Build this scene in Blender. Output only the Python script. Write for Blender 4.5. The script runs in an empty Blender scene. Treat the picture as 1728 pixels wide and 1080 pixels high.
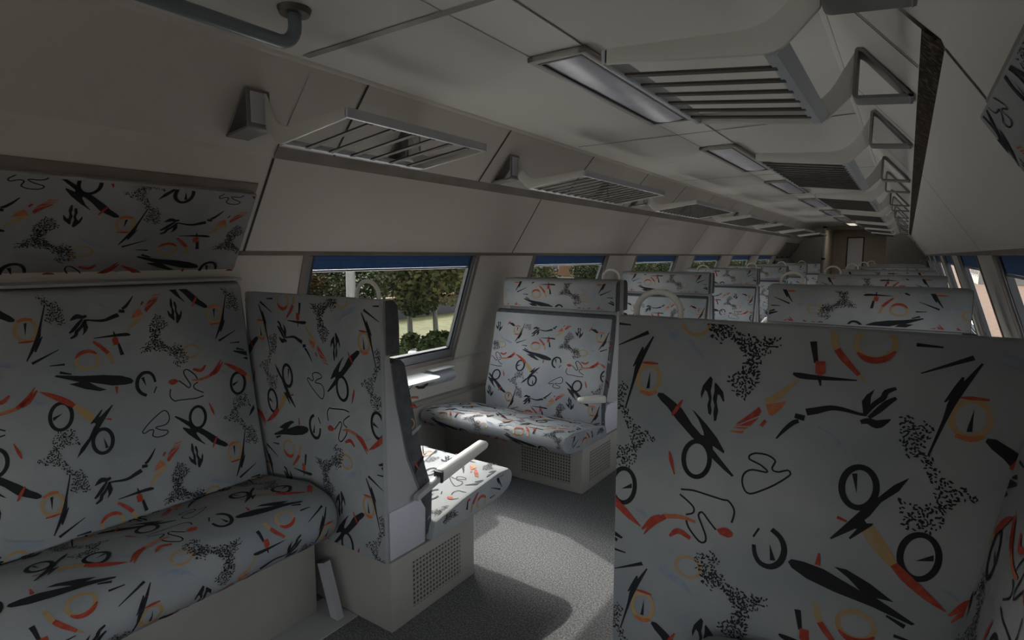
import bpy, bmesh, math, random
from mathutils import Vector, Matrix
from mathutils.geometry import tessellate_polygon

S = 1.25                      # one modelling unit (camera eye height above the floor) in metres
PITCH = 1.467                 # one seating bay
scene = bpy.context.scene
COL = scene.collection
random.seed(7)

# ------------------------------------------------------------------ materials
def mat(name, col, rough=0.6, metal=0.0, noise=None, bump=None, spec=0.5):
    m = bpy.data.materials.new(name); m.use_nodes = True
    nt = m.node_tree; b = nt.nodes['Principled BSDF']
    b.inputs['Base Color'].default_value = (*col, 1); b.inputs['Roughness'].default_value = rough
    b.inputs['Metallic'].default_value = metal; b.inputs['Specular IOR Level'].default_value = spec
    if noise or bump:
        tc = nt.nodes.new('ShaderNodeTexCoord')
    if noise:                     # (scale, second colour, low, high)
        n = nt.nodes.new('ShaderNodeTexNoise'); n.inputs['Scale'].default_value = noise[0]
        n.inputs['Detail'].default_value = 5
        nt.links.new(tc.outputs['Object'], n.inputs['Vector'])
        r = nt.nodes.new('ShaderNodeValToRGB')
        r.color_ramp.elements[0].position = noise[2]; r.color_ramp.elements[0].color = (*col, 1)
        r.color_ramp.elements[1].position = noise[3]; r.color_ramp.elements[1].color = (*noise[1], 1)
        nt.links.new(n.outputs['Fac'], r.inputs['Fac']); nt.links.new(r.outputs['Color'], b.inputs['Base Color'])
    if bump:                      # (scale, strength)
        n2 = nt.nodes.new('ShaderNodeTexNoise'); n2.inputs['Scale'].default_value = bump[0]
        n2.inputs['Detail'].default_value = 3
        nt.links.new(tc.outputs['Object'], n2.inputs['Vector'])
        bp = nt.nodes.new('ShaderNodeBump'); bp.inputs['Strength'].default_value = bump[1]
        bp.inputs['Distance'].default_value = 0.004
        nt.links.new(n2.outputs['Fac'], bp.inputs['Height']); nt.links.new(bp.outputs['Normal'], b.inputs['Normal'])
    return m

M = {}
M['fabric'] = mat('seat_fabric', (.24,.262,.28), .75, noise=(3.6,(.365,.37,.37),.33,.70), bump=(260,.15), spec=.35)
M['k'] = mat('print_black', (.022,.022,.025), .8, spec=.2)
M['r'] = mat('print_red', (.33,.045,.03), .8, noise=(60,(.40,.10,.055),.45,.75), spec=.2)
M['o'] = mat('print_orange', (.42,.13,.06), .8, noise=(50,(.42,.2,.1),.45,.75), spec=.2)
M['t'] = mat('print_tan', (.38,.25,.12), .8, noise=(40,(.36,.30,.2),.45,.75), spec=.2)
M['b'] = mat('print_blue', (.23,.27,.35), .8, noise=(30,(.29,.31,.35),.4,.65), spec=.2)
M['dark_cloth_shade'] = mat('dark_edging_gap_shade', (.05,.053,.06), .8, noise=(30,(.08,.085,.095),.4,.7))  # dark cloth edging, also the painted shade between headrest and backrest
M['wall'] = mat('beige_wall_panel', (.60,.57,.525), .55, noise=(1.7,(.63,.60,.555),.35,.7))
M['ceil'] = mat('ceiling_panel', (.66,.64,.585), .6, noise=(1.3,(.69,.665,.61),.35,.7))
M['ceil_pale'] = mat('pale_ceiling_strip', (.76,.74,.68), .6)
M['cove'] = mat('cove_panel', (.60,.565,.52), .55, noise=(1.5,(.64,.60,.555),.35,.7))
M['seam'] = mat('seam_shadow_gap', (.05,.043,.038), .8)
M['brown'] = mat('brown_trim', (.16,.14,.125), .5, noise=(6,(.22,.19,.165),.35,.7))
M['rust'] = mat('speckled_brown_trim', (.022,.017,.013), .95, noise=(70,(.11,.082,.055),.46,.70), spec=.08)
M['shell'] = mat('grey_seat_shell', (.36,.355,.37), .45, noise=(3,(.40,.395,.41),.35,.7))
M['shell2'] = mat('lilac_grey_side_cover', (.50,.495,.55), .45)
M['base'] = mat('warm_grey_seat_base', (.30,.285,.262), .5, noise=(4,(.345,.33,.305),.35,.7))
M['carpet'] = mat('grey_carpet', (.085,.09,.096), .95, noise=(160,(.27,.265,.26),.40,.75), bump=(220,.5), spec=.1)
M['vinyl'] = mat('pale_floor_strip', (.36,.36,.36), .5)
M['alu'] = mat('grey_painted_metal', (.60,.585,.55), .4, .05)
M['alu_blue'] = mat('blue_grey_metal', (.46,.495,.545), .38, .2)
M['dark_metal'] = mat('dark_metal', (.055,.05,.043), .6, .0, spec=.3)
M['bracket'] = mat('dark_grey_bracket', (.17,.165,.155), .5, .1)
M['pipe'] = mat('blue_grey_pipe', (.16,.19,.225), .32, .25)
M['flange'] = mat('dark_flange', (.07,.06,.055), .5, .3)
M['white'] = mat('off_white_plastic', (.82,.81,.77), .4)
M['rubber'] = mat('black_rubber_seal', (.02,.02,.022), .6)
M['frame'] = mat('grey_window_frame', (.17,.18,.20), .4, .2)
M['frame_b'] = mat('brown_window_surround', (.20,.17,.155), .5)
M['blind'] = mat('blue_blind_fabric', (.02,.085,.24), .7, noise=(40,(.03,.11,.29),.3,.7))
M['lampframe'] = mat('lamp_frame', (.34,.325,.30), .45, .2)
M['lampdark'] = mat('lamp_seal', (.05,.05,.055), .5)
M['diffuser'] = mat('lilac_grey_diffuser', (.42,.405,.47), .3, noise=(7,(.53,.51,.58),.4,.65))
M['door'] = mat('brown_end_wall', (.30,.265,.22), .6, noise=(2,(.34,.30,.25),.35,.7))
M['pane_far'] = mat('frosted_grey_pane', (.62,.63,.70), .25)
M['tabletop'] = mat('pale_table_top', (.62,.62,.60), .4)

def grille_mat():
    m = bpy.data.materials.new('perforated_grille'); m.use_nodes = True
    nt = m.node_tree; b = nt.nodes['Principled BSDF']; b.inputs['Roughness'].default_value = .55
    tc = nt.nodes.new('ShaderNodeTexCoord'); mp = nt.nodes.new('ShaderNodeMapping')
    mp.inputs['Scale'].default_value = (1/.0165,)*3
    nt.links.new(tc.outputs['Object'], mp.inputs['Vector'])
    sx = nt.nodes.new('ShaderNodeSeparateXYZ'); nt.links.new(mp.outputs['Vector'], sx.inputs[0])
    ad = nt.nodes.new('ShaderNodeMath'); ad.operation = 'ADD'
    nt.links.new(sx.outputs['X'], ad.inputs[0]); nt.links.new(sx.outputs['Y'], ad.inputs[1])
    outs = []
    for src in (ad.outputs[0], sx.outputs['Z']):
        f = nt.nodes.new('ShaderNodeMath'); f.operation = 'FRACT'; nt.links.new(src, f.inputs[0])
        s = nt.nodes.new('ShaderNodeMath'); s.operation = 'SUBTRACT'; s.inputs[1].default_value = .5; nt.links.new(f.outputs[0], s.inputs[0])
        a = nt.nodes.new('ShaderNodeMath'); a.operation = 'ABSOLUTE'; nt.links.new(s.outputs[0], a.inputs[0])
        outs.append(a.outputs[0])
    mx = nt.nodes.new('ShaderNodeMath'); mx.operation = 'MAXIMUM'
    nt.links.new(outs[0], mx.inputs[0]); nt.links.new(outs[1], mx.inputs[1])
    lt = nt.nodes.new('ShaderNodeMath'); lt.operation = 'LESS_THAN'; lt.inputs[1].default_value = .27
    nt.links.new(mx.outputs[0], lt.inputs[0])
    mix = nt.nodes.new('ShaderNodeMix'); mix.data_type = 'RGBA'
    mix.inputs['A'].default_value = (.30,.285,.262,1); mix.inputs['B'].default_value = (.045,.042,.04,1)
    nt.links.new(lt.outputs[0], mix.inputs['Factor']); nt.links.new(mix.outputs['Result'], b.inputs['Base Color'])
    return m
M['grille'] = grille_mat()

def glass_mat():
    m = bpy.data.materials.new('tinted_window_glass'); m.use_nodes = True
    nt = m.node_tree; nt.nodes.clear()
    o = nt.nodes.new('ShaderNodeOutputMaterial'); t = nt.nodes.new('ShaderNodeBsdfTransparent')
    t.inputs['Color'].default_value = (.80,.82,.82,1)
    g = nt.nodes.new('ShaderNodeBsdfGlossy'); g.inputs['Roughness'].default_value = .02
    mx = nt.nodes.new('ShaderNodeMixShader'); mx.inputs[0].default_value = .035
    nt.links.new(t.outputs[0], mx.inputs[1]); nt.links.new(g.outputs[0], mx.inputs[2])
    nt.links.new(mx.outputs[0], o.inputs['Surface'])
    return m
M['glass'] = glass_mat()

# ------------------------------------------------------------------ mesh helpers (modelling units; scaled by S when linked)
def new(): return bmesh.new()
def merge(bm, tmp, mi=0, smooth=True):
    for f in tmp.faces:
        f.material_index = mi if mi is not None else f.material_index
        f.smooth = smooth
    bmesh.ops.recalc_face_normals(tmp, faces=tmp.faces[:])
    if smooth:
        for e in tmp.edges:
            if len(e.link_faces) == 2 and e.calc_face_angle(0) > math.radians(38): e.smooth = False
    me = bpy.data.meshes.new('tmp'); tmp.to_mesh(me); tmp.free(); bm.from_mesh(me); bpy.data.meshes.remove(me)
def prism(bm, prof, axis, a, b, bevel=0, segs=2, mi=0, smooth=True):
    """closed profile extruded along an axis. axis 'x': prof is (y,z); 'y': prof is (x,z); 'z': prof is (x,y)"""
    t = bmesh.new()
    def P(p, w): return {'x': (w,p[0],p[1]), 'y': (p[0],w,p[1]), 'z': (p[0],p[1],w)}[axis]
    A = [t.verts.new(P(p,a)) for p in prof]; B = [t.verts.new(P(p,b)) for p in prof]
    n = len(prof)
    t.faces.new(A); t.faces.new(B[::-1])
    for i in range(n): t.faces.new((A[i],B[i],B[(i+1)%n],A[(i+1)%n]))
    bmesh.ops.recalc_face_normals(t, faces=t.faces[:])
    if bevel:
        es = [e for e in t.edges if e.calc_face_angle(0) > math.radians(25)]
        bmesh.ops.bevel(t, geom=es, offset=bevel, segments=segs, affect='EDGES', profile=.5, clamp_overlap=True)
    merge(bm, t, mi, smooth)
def box(bm, x0, x1, y0, y1, z0, z1, bevel=0, mi=0, segs=2):
    prism(bm, [(x0,y0),(x1,y0),(x1,y1),(x0,y1)], 'z', z0, z1, bevel, segs, mi)
def quad(bm, pts, mi=0):
    f = bm.faces.new([bm.verts.new(p) for p in pts]); f.material_index = mi; return f
def slab(bm, pts, thick, mi=0, bevel=0):
    """planar polygon given thickness along its normal (both signs allowed)"""
    P = [Vector(p) for p in pts]
    n = (P[1]-P[0]).cross(P[2]-P[0]).normalized()*thick
    t = bmesh.new(); A = [t.verts.new(p) for p in P]; B = [t.verts.new(p+n) for p in P]
    t.faces.new(A); t.faces.new(B[::-1]); k = len(P)
    for i in range(k): t.faces.new((A[i],B[i],B[(i+1)%k],A[(i+1)%k]))
    bmesh.ops.recalc_face_normals(t, faces=t.faces[:])
    if bevel: bmesh.ops.bevel(t, geom=t.edges[:], offset=bevel, segments=2, affect='EDGES', profile=.5)
    merge(bm, t, mi)
def tube(bm, pts, r, n=12, mi=0, caps=True):
    t = bmesh.new(); P = [Vector(p) for p in pts]; rings = []
    rr = r if isinstance(r,(list,tuple)) else [r]*len(P)
    up = None
    for i,p in enumerate(P):
        d = (P[min(i+1,len(P)-1)]-P[max(i-1,0)]).normalized()
        if up is None:
            up = d.orthogonal().normalized()
        up = (up - d*up.dot(d)).normalized(); sd = d.cross(up)
        rings.append([t.verts.new(p+(up*math.cos(2*math.pi*k/n)+sd*math.sin(2*math.pi*k/n))*rr[i]) for k in range(n)])
    for a,b in zip(rings,rings[1:]):
        for k in range(n): t.faces.new((a[k],a[(k+1)%n],b[(k+1)%n],b[k]))
    if caps: t.faces.new(rings[0][::-1]); t.faces.new(rings[-1])
    merge(bm, t, mi)
def ribbon(bm, path, w, y0, y1, mi=0):
    """flat strip following a path in x,z with thickness w, spanning y0..y1"""
    P = [Vector((p[0],p[1])) for p in path]; L = []; R = []
    ws = w if isinstance(w,(list,tuple)) else [w]*len(P)
    for i,p in enumerate(P):
        if i == 0: d = (P[1]-P[0]).normalized(); k = 1
        elif i == len(P)-1: d = (P[-1]-P[-2]).normalized(); k = 1
        else:
            d1 = (P[i]-P[i-1]).normalized(); d2 = (P[i+1]-P[i]).normalized(); d = (d1+d2).normalized(); k = 1/max(.5,d.dot(d1))
        n = Vector((-d.y,d.x))*ws[i]/2*k
        L.append(p+n); R.append(p-n)
    t = bmesh.new()
    g = [[t.verts.new((q.x,y,q.y)) for q in side] for side in (L,R) for y in (y0,y1)]
    l0,l1,r0,r1 = g
    for i in range(len(P)-1):
        t.faces.new((l0[i],l0[i+1],l1[i+1],l1[i])); t.faces.new((r0[i],r1[i],r1[i+1],r0[i+1]))
        t.faces.new((l0[i],r0[i],r0[i+1],l0[i+1])); t.faces.new((l1[i],l1[i+1],r1[i+1],r1[i]))
    for i in (0,-1): t.faces.new((l0[i],l1[i],r1[i],r0[i]))
    merge(bm, t, mi)
def arc(cx, cz, r, a0, a1, n=6):
    return [(cx+r*math.cos(math.radians(a0+(a1-a0)*i/n)), cz+r*math.sin(math.radians(a0+(a1-a0)*i/n))) for i in range(n+1)]
def fillet(path, r, n=5):
    out = [path[0]]
    for i in range(1,len(path)-1):
        p = Vector(path[i]); a = (Vector(path[i-1])-p); b = (Vector(path[i+1])-p)
        q = min(r, a.length*.45, b.length*.45); A = p+a.normalized()*q; B = p+b.normalized()*q
        for k in range(n+1):
            t = k/n; v = A*(1-t)**2+p*2*t*(1-t)+B*t*t; out.append(tuple(v))
    out.append(path[-1]); return out

def mesh_of(name, bm, mats, mirror=False):
    if mirror:
        for v in bm.verts: v.co.x = -v.co.x
        bmesh.ops.reverse_faces(bm, faces=bm.faces[:])
    for v in bm.verts: v.co *= S
    me = bpy.data.meshes.new(name); bm.to_mesh(me); bm.free()
    for m in (mats if isinstance(mats,(list,tuple)) else [mats]): me.materials.append(m)
    return me
def obj(name, bm, mats, parent=None, mirror=False, loc=None):
    me = mesh_of(name, bm, mats, mirror)
    o = bpy.data.objects.new(name, me); COL.objects.link(o)
    if parent: o.parent = parent
    if loc: o.location = Vector(loc)*S
    return o
def tag(o, label, cat, group=None, kind=None):
    if label: o['label'] = label
    if cat: o['category'] = cat
    if group: o['group'] = group
    if kind: o['kind'] = kind
    return o
def empty(name, loc, rz=0):
    o = bpy.data.objects.new(name, None); COL.objects.link(o)
    o.location = Vector(loc)*S; o.rotation_euler = (0,0,rz); o.empty_display_size = .1
    return o
def copy_tree(o, parent=None, skip=()):
    c = o.copy(); COL.objects.link(c)
    if parent: c.parent = parent
    for ch in list(o.children):
        if ch.name.split('.')[0] in skip: continue
        copy_tree(ch, c, skip)
    return c
def struct(name, bm, mats, label, parent=None, cat='wall'):
    o = obj(name, bm, mats, parent); o['kind'] = 'structure'
    if label: o['label'] = label
    if not parent: o['category'] = cat
    return o

# ------------------------------------------------------------------ printed upholstery pattern: flat ink shapes of one repeat
PU, PV = .455, .437
PAT = [
('s','b',[(0.0884,0.5226,0.0098),(0.1257,0.5082,0.0134),(0.143,0.4983,0.0076),(0.1565,0.4844,0.0028)],0),
('s','b',[(0.3341,0.3932,0.0024),(0.3554,0.3832,0.0044),(0.3757,0.3579,0.0063)],0),
('s','b',[(0.4996,0.1843,0.0029),(0.5121,0.1821,0.0063),(0.5213,0.1739,0.0021)],0),
('s','k',[(-0.0046,0.5315,0.0051),(0.0256,0.5303,0.0024)],0),
('s','k',[(0.0029,0.4916,0.0017),(0.0593,0.5194,0.0068)],0),
('s','k',[(0.0686,0.5122,0.0024),(0.0432,0.4629,0.0095),(0.0335,0.4292,0.005),(0.0186,0.3755,0.0025)],0),
('s','k',[(0.0497,0.4917,0.0028),(0.0439,0.4741,0.0083),(0.0318,0.4545,0.0017)],0),
('s','t',[(0.0819,0.4382,0.0076),(0.0812,0.4305,0.0076),(0.0785,0.4231,0.0076),(0.0742,0.417,0.0076),(0.0686,0.4127,0.0077),(0.0623,0.4106,0.0077),(0.0559,0.411,0.0078),(0.05,0.4138,0.0078),(0.0452,0.4188,0.0078),(0.042,0.4255,0.0079),(0.0408,0.4332,0.0078),(0.0416,0.4411,0.0078),(0.0444,0.4485,0.0079),(0.0489,0.4546,0.0078),(0.0546,0.4589,0.0078),(0.0609,0.4608,0.0077),(0.0672,0.4602,0.0076),(0.073,0.4573,0.0076),(0.0776,0.4524,0.0076),(0.0807,0.4458,0.0076)],1),
('s','r',[(0.0484,0.4634,0.0021),(0.0618,0.4643,0.0052),(0.0791,0.4643,0.0027)],0),
('s','o',[(0.0466,0.4105,0.0054),(0.0624,0.4076,0.0082),(0.0776,0.4137,0.0052)],0),
('p','k',[(0.0643,0.4501),(0.058,0.4171),(0.0642,0.4179)]),
('p','k',[(0.0788,0.4068),(0.0807,0.4121),(0.0897,0.4124),(0.108,0.4011),(0.124,0.3896),(0.1421,0.3651),(0.1587,0.3485),(0.1634,0.3484),(0.1622,0.355),(0.1531,0.3748),(0.1412,0.3913),(0.147,0.3874),(0.1664,0.3692),(0.1855,0.3476),(0.1981,0.327),(0.1973,0.323),(0.1788,0.3329),(0.179,0.3271),(0.1923,0.3124),(0.2148,0.2884),(0.2122,0.2856),(0.1966,0.296),(0.1778,0.3113),(0.1699,0.3253),(0.1641,0.33),(0.1468,0.3385),(0.1429,0.3417),(0.1149,0.3684),(0.0985,0.3877),(0.0862,0.3979)]),
('s','r',[(0.1244,0.4054,0.0027),(0.1162,0.3904,0.0066),(0.1068,0.3751,0.004)],0),
('s','k',[(0.1742,0.3087,0.0079),(0.1735,0.2987,0.0079),(0.1707,0.2893,0.008),(0.1662,0.2813,0.008),(0.1602,0.2754,0.0081),(0.1534,0.2723,0.0081),(0.1464,0.2723,0.0081),(0.14,0.2754,0.0082),(0.1347,0.2814,0.0082),(0.1312,0.2897,0.0083),(0.1297,0.2994,0.0082),(0.1305,0.3096,0.0083),(0.1334,0.3192,0.0082),(0.1382,0.3272,0.0081),(0.1443,0.3329,0.0081),(0.1511,0.3358,0.008),(0.158,0.3355,0.008),(0.1643,0.3322,0.0079),(0.1693,0.3262,0.0079),(0.1728,0.3181,0.0079)],1),
('p','k',[(0.1705,0.4529),(0.1743,0.4487),(0.173,0.4353),(0.1715,0.4275),(0.1738,0.4164),(0.1724,0.4047),(0.1746,0.3936),(0.1731,0.3857),(0.1693,0.388),(0.167,0.402),(0.1693,0.4138),(0.1661,0.4248),(0.1623,0.4281),(0.1564,0.412),(0.1551,0.4214),(0.1584,0.4352),(0.1653,0.4456)]),
('p','k',[(0.1791,0.4436),(0.1838,0.4385),(0.1922,0.4284),(0.1946,0.4137),(0.1929,0.4116),(0.1871,0.4221),(0.1834,0.4234),(0.1822,0.41),(0.1854,0.3953),(0.1825,0.3777),(0.1789,0.3762),(0.1775,0.3903),(0.1788,0.4038),(0.1756,0.4147),(0.1778,0.4283),(0.1774,0.4396)]),
('d','k',[(0.1674,0.5359),(0.1831,0.5444),(0.2042,0.544),(0.2015,0.5256),(0.2224,0.5182),(0.2686,0.5169),(0.2798,0.5161),(0.2659,0.5061),(0.2502,0.4939),(0.2476,0.4775),(0.2471,0.4522),(0.2364,0.429),(0.2216,0.4158),(0.2052,0.4358),(0.1918,0.4601),(0.2178,0.465),(0.2255,0.4859),(0.2125,0.5101),(0.1963,0.5234),(0.1846,0.5077),(0.1699,0.5175)]),
('s','t',[(0.1659,0.5414,0.0055),(0.1651,0.5356,0.0055),(0.1622,0.5302,0.0056),(0.1576,0.5257,0.0055),(0.1517,0.5226,0.0055),(0.145,0.5212,0.0056),(0.1382,0.5216,0.0056),(0.132,0.5238,0.0057),(0.1269,0.5276,0.0056),(0.1235,0.5327,0.0057),(0.1222,0.5385,0.0057),(0.1231,0.5444,0.0057),(0.1261,0.5499,0.0056),(0.1309,0.5543,0.0057),(0.1369,0.5574,0.0056),(0.1437,0.5587,0.0056),(0.1504,0.5581,0.0055),(0.1565,0.5559,0.0055),(0.1614,0.552,0.0054),(0.1646,0.5471,0.0055)],1),
('s','t',[(0.2605,0.419,0.0138),(0.2852,0.4422,0.0091),(0.3059,0.4659,0.0016)],0),
('p','o',[(0.2589,0.417),(0.2891,0.4268),(0.2833,0.4153),(0.2695,0.4005),(0.2645,0.4015)]),
('p','r',[(0.2492,0.4119),(0.2528,0.4051),(0.2499,0.3974),(0.22,0.3786),(0.2148,0.3777),(0.2363,0.3989)]),
('p','r',[(0.25,0.3946),(0.2436,0.3863),(0.2372,0.3778),(0.2132,0.3746),(0.2166,0.3767),(0.2218,0.3774)]),
('p','o',[(0.2356,0.3757),(0.229,0.3708),(0.2099,0.3693),(0.2133,0.3727)]),
('p','o',[(0.2283,0.3679),(0.2259,0.3633),(0.2058,0.362),(0.2075,0.3651)]),
('s','r',[(0.2539,0.3807,0.0058),(0.2601,0.3908,0.0042)],0),
('s','k',[(0.3219,0.5251,0.0095),(0.3273,0.4925,0.0058)],0),
('s','k',[(0.2963,0.4726,0.0033),(0.3057,0.4703,0.0089),(0.33,0.4698,0.0073),(0.3819,0.472,0.0018)],0),
('s','k',[(0.333,0.4693,0.0054),(0.3351,0.4576,0.0019)],0),
('p','r',[(0.3264,0.4955),(0.3397,0.4963),(0.3411,0.4787),(0.3336,0.4724),(0.3269,0.4771)]),
('s','t',[(0.3464,0.5463,0.0077),(0.3494,0.5316,0.0093),(0.3539,0.5154,0.0093)],0),
('s','r',[(0.3539,0.5162,0.0092),(0.3647,0.5015,0.0095),(0.3841,0.4805,0.006)],0),
('s','t',[(0.3841,0.4805,0.0052),(0.3972,0.469,0.0012)],0),
('s','t',[(0.4261,0.5308,0.0075),(0.4254,0.5242,0.0075),(0.4224,0.5179,0.0075),(0.4175,0.5127,0.0076),(0.4111,0.5089,0.0075),(0.4038,0.5071,0.0076),(0.3962,0.5074,0.0077),(0.3892,0.5098,0.0078),(0.3835,0.5142,0.0078),(0.3796,0.5199,0.0078),(0.378,0.5266,0.0078),(0.3788,0.5335,0.0078),(0.382,0.5399,0.0078),(0.3871,0.5451,0.0077),(0.3938,0.5487,0.0077),(0.4012,0.5503,0.0076),(0.4086,0.5498,0.0076),(0.4154,0.5472,0.0075),(0.4209,0.5429,0.0075),(0.4246,0.5373,0.0074)],1),
('s','r',[(0.3801,0.5137,0.0036),(0.3909,0.5058,0.0086),(0.4046,0.5043,0.0094),(0.4176,0.5094,0.0084),(0.4268,0.5198,0.0029)],0),
('s','k',[(0.2769,0.3638,0.002),(0.2882,0.3803,0.0057),(0.3002,0.394,0.0072),(0.3078,0.3979,0.006)],0),
('s','k',[(0.302,0.4058,0.0079),(0.316,0.4037,0.0091)],0),
('s','k',[(0.3178,0.4139,0.0107),(0.3312,0.4183,0.0106),(0.3501,0.4255,0.0079),(0.3675,0.4257,0.0062),(0.3875,0.4221,0.0045),(0.3972,0.4225,0.0051)],0),
('p','k',[(0.3932,0.4205),(0.3899,0.4416),(0.3955,0.4523),(0.4051,0.4618),(0.4011,0.4498),(0.401,0.4399),(0.3996,0.4282)]),
('s','k',[(0.3945,0.4224,0.0061),(0.4058,0.4398,0.0068),(0.4159,0.45,0.0077),(0.4194,0.4597,0.0072),(0.4308,0.4665,0.0043)],0),
('s','k',[(0.4002,0.4183,0.0051),(0.4117,0.4317,0.0083),(0.4217,0.4438,0.0081),(0.4317,0.4525,0.0043)],0),
('s','k',[(0.3903,0.41,0.006),(0.3992,0.4132,0.009),(0.4103,0.4101,0.0125),(0.4194,0.4149,0.0082),(0.4271,0.4203,0.0012)],0),
('s','k',[(0.238,0.3226,0.003),(0.2386,0.3284,0.003),(0.2477,0.3339,0.003),(0.2644,0.3345,0.0029),(0.2745,0.3302,0.0029),(0.2776,0.3253,0.003),(0.2735,0.3153,0.003),(0.2754,0.3102,0.0029),(0.2836,0.3098,0.0029),(0.2962,0.3156,0.0029),(0.3003,0.312,0.0029),(0.2982,0.3061,0.0028),(0.2781,0.2868,0.0029),(0.2572,0.2716,0.003),(0.2423,0.2633,0.0031),(0.2335,0.2668,0.0031),(0.2285,0.2809,0.003),(0.2306,0.2946,0.0031),(0.2388,0.3031,0.0031),(0.2489,0.3053,0.003),(0.2649,0.3051,0.0029),(0.2656,0.3089,0.0029),(0.2552,0.316,0.0029),(0.2432,0.32,0.003)],1),
('s','k',[(0.1269,0.2434,0.0034),(0.1482,0.2465,0.0033),(0.1729,0.2445,0.0032),(0.1987,0.2421,0.0032),(0.2078,0.2424,0.0032),(0.2162,0.2329,0.0032),(0.2184,0.2219,0.0031),(0.2147,0.2053,0.0032)],0),
('s','k',[(0.1253,0.2339,0.0031),(0.1393,0.2252,0.0032),(0.1502,0.2159,0.0032),(0.1496,0.2056,0.0032),(0.1372,0.1993,0.0032)],0),
('s','k',[(0.1375,0.1931,0.0034),(0.1426,0.177,0.0034),(0.1614,0.157,0.0034),(0.1718,0.1585,0.0034),(0.1728,0.1698,0.0033),(0.1647,0.1895,0.0033),(0.1591,0.2037,0.0033),(0.1654,0.211,0.0033),(0.1777,0.1978,0.0032),(0.1897,0.1856,0.0032)],0),
('p','r',[(0.1903,0.1867),(0.2009,0.1934),(0.2094,0.1942),(0.218,0.1875),(0.2169,0.181),(0.21,0.1775),(0.1972,0.1793)]),
('s','r',[(0.104,0.3083,0.002),(0.1075,0.2928,0.0068),(0.1146,0.268,0.002)],0),
('s','k',[(0.4955,0.232,0.0082),(0.4951,0.2216,0.0082),(0.4926,0.2115,0.0082),(0.4883,0.2027,0.0082),(0.4824,0.1959,0.0084),(0.4756,0.192,0.0085),(0.4685,0.1913,0.0085),(0.4618,0.1939,0.0085),(0.4563,0.1996,0.0086),(0.4524,0.2079,0.0086),(0.4506,0.2179,0.0086),(0.4511,0.2286,0.0086),(0.4538,0.2389,0.0086),(0.4584,0.2478,0.0085),(0.4644,0.2543,0.0084),(0.4713,0.2579,0.0083),(0.4783,0.2583,0.0083),(0.4848,0.2555,0.0082),(0.4901,0.2498,0.0082),(0.4938,0.2417,0.0082)],1),
('p','k',[(0.4687,0.2176),(0.4895,0.2329),(0.4901,0.2237)]),
('s','t',[(0.4081,0.25,0.0184),(0.4233,0.2286,0.0212),(0.4439,0.2025,0.012)],0),
('s','r',[(0.4438,0.2042,0.0105),(0.4595,0.1889,0.0147),(0.4868,0.1681,0.0115),(0.5085,0.1543,0.0014)],0),
('s','r',[(0.5156,0.1404,0.0014),(0.5326,0.1666,0.0091),(0.5548,0.186,0.0094)],0),
('s','k',[(0.4157,0.3154,0.0087),(0.4152,0.3057,0.0087),(0.4127,0.2963,0.0088),(0.4083,0.2882,0.0089),(0.4025,0.2822,0.0089),(0.3959,0.279,0.009),(0.3889,0.2787,0.0091),(0.3824,0.2816,0.0091),(0.3771,0.2874,0.0091),(0.3734,0.2954,0.0091),(0.3717,0.305,0.0092),(0.3723,0.315,0.0091),(0.375,0.3246,0.0091),(0.3795,0.3326,0.0091),(0.3855,0.3384,0.009),(0.3922,0.3414,0.0088),(0.3991,0.3414,0.0088),(0.4054,0.3383,0.0088),(0.4105,0.3326,0.0088),(0.4141,0.3247,0.0087)],1),
('p','k',[(0.3837,0.3297),(0.3907,0.3312),(0.3915,0.3006)]),
('p','k',[(0.4545,0.3389),(0.4429,0.3156),(0.4227,0.2939),(0.4104,0.2702),(0.4039,0.2616),(0.407,0.2573),(0.4152,0.2596),(0.414,0.2558),(0.3874,0.2265),(0.3852,0.2285),(0.395,0.2453),(0.3922,0.2445),(0.3622,0.2191),(0.3606,0.2213),(0.391,0.265),(0.404,0.284),(0.4195,0.3015),(0.437,0.3241)]),
('s','r',[(0.3682,0.2572,0.0048),(0.3816,0.2534,0.0035)],0),
('s','k',[(0.2775,0.2113,0.0082),(0.2909,0.2011,0.0086),(0.2977,0.1826,0.0092),(0.2929,0.1606,0.0097),(0.2792,0.1473,0.0094),(0.2634,0.1482,0.0084),(0.2543,0.1604,0.0073),(0.2514,0.1776,0.0062)],0),
('s','k',[(0.2585,0.208,0.0033),(0.25,0.1907,0.0033)],0),
('p','k',[(0.2753,0.1862),(0.2774,0.1581),(0.2857,0.1598)]),
('p','k',[(0.3041,0.1642),(0.3089,0.1701),(0.3262,0.1712),(0.3554,0.1677),(0.3793,0.1587),(0.4047,0.1494),(0.3881,0.1645),(0.369,0.1764),(0.3851,0.1774),(0.4171,0.1647),(0.4475,0.1463),(0.4255,0.1452),(0.4748,0.1222),(0.4709,0.1188),(0.4194,0.1298),(0.3713,0.1357),(0.3325,0.1444),(0.3096,0.1557)]),
('s','r',[(0.3474,0.1922,0.0026),(0.3461,0.1718,0.0077)],0),
('d','k',[(0.4378,0.4283),(0.4558,0.4281),(0.4726,0.4213),(0.4793,0.4131),(0.4729,0.3976),(0.4664,0.382),(0.4794,0.3751),(0.4854,0.3588),(0.4996,0.3477),(0.5184,0.3364),(0.5417,0.3203),(0.5196,0.3194),(0.5058,0.3111),(0.4967,0.2831),(0.4893,0.2631),(0.4509,0.2621),(0.4455,0.284),(0.4414,0.3079),(0.4508,0.3053),(0.4589,0.3007),(0.4716,0.3024),(0.4856,0.3189),(0.4791,0.3414),(0.4707,0.3556),(0.4621,0.3699),(0.4442,0.3679),(0.4389,0.3896)]),
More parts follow.
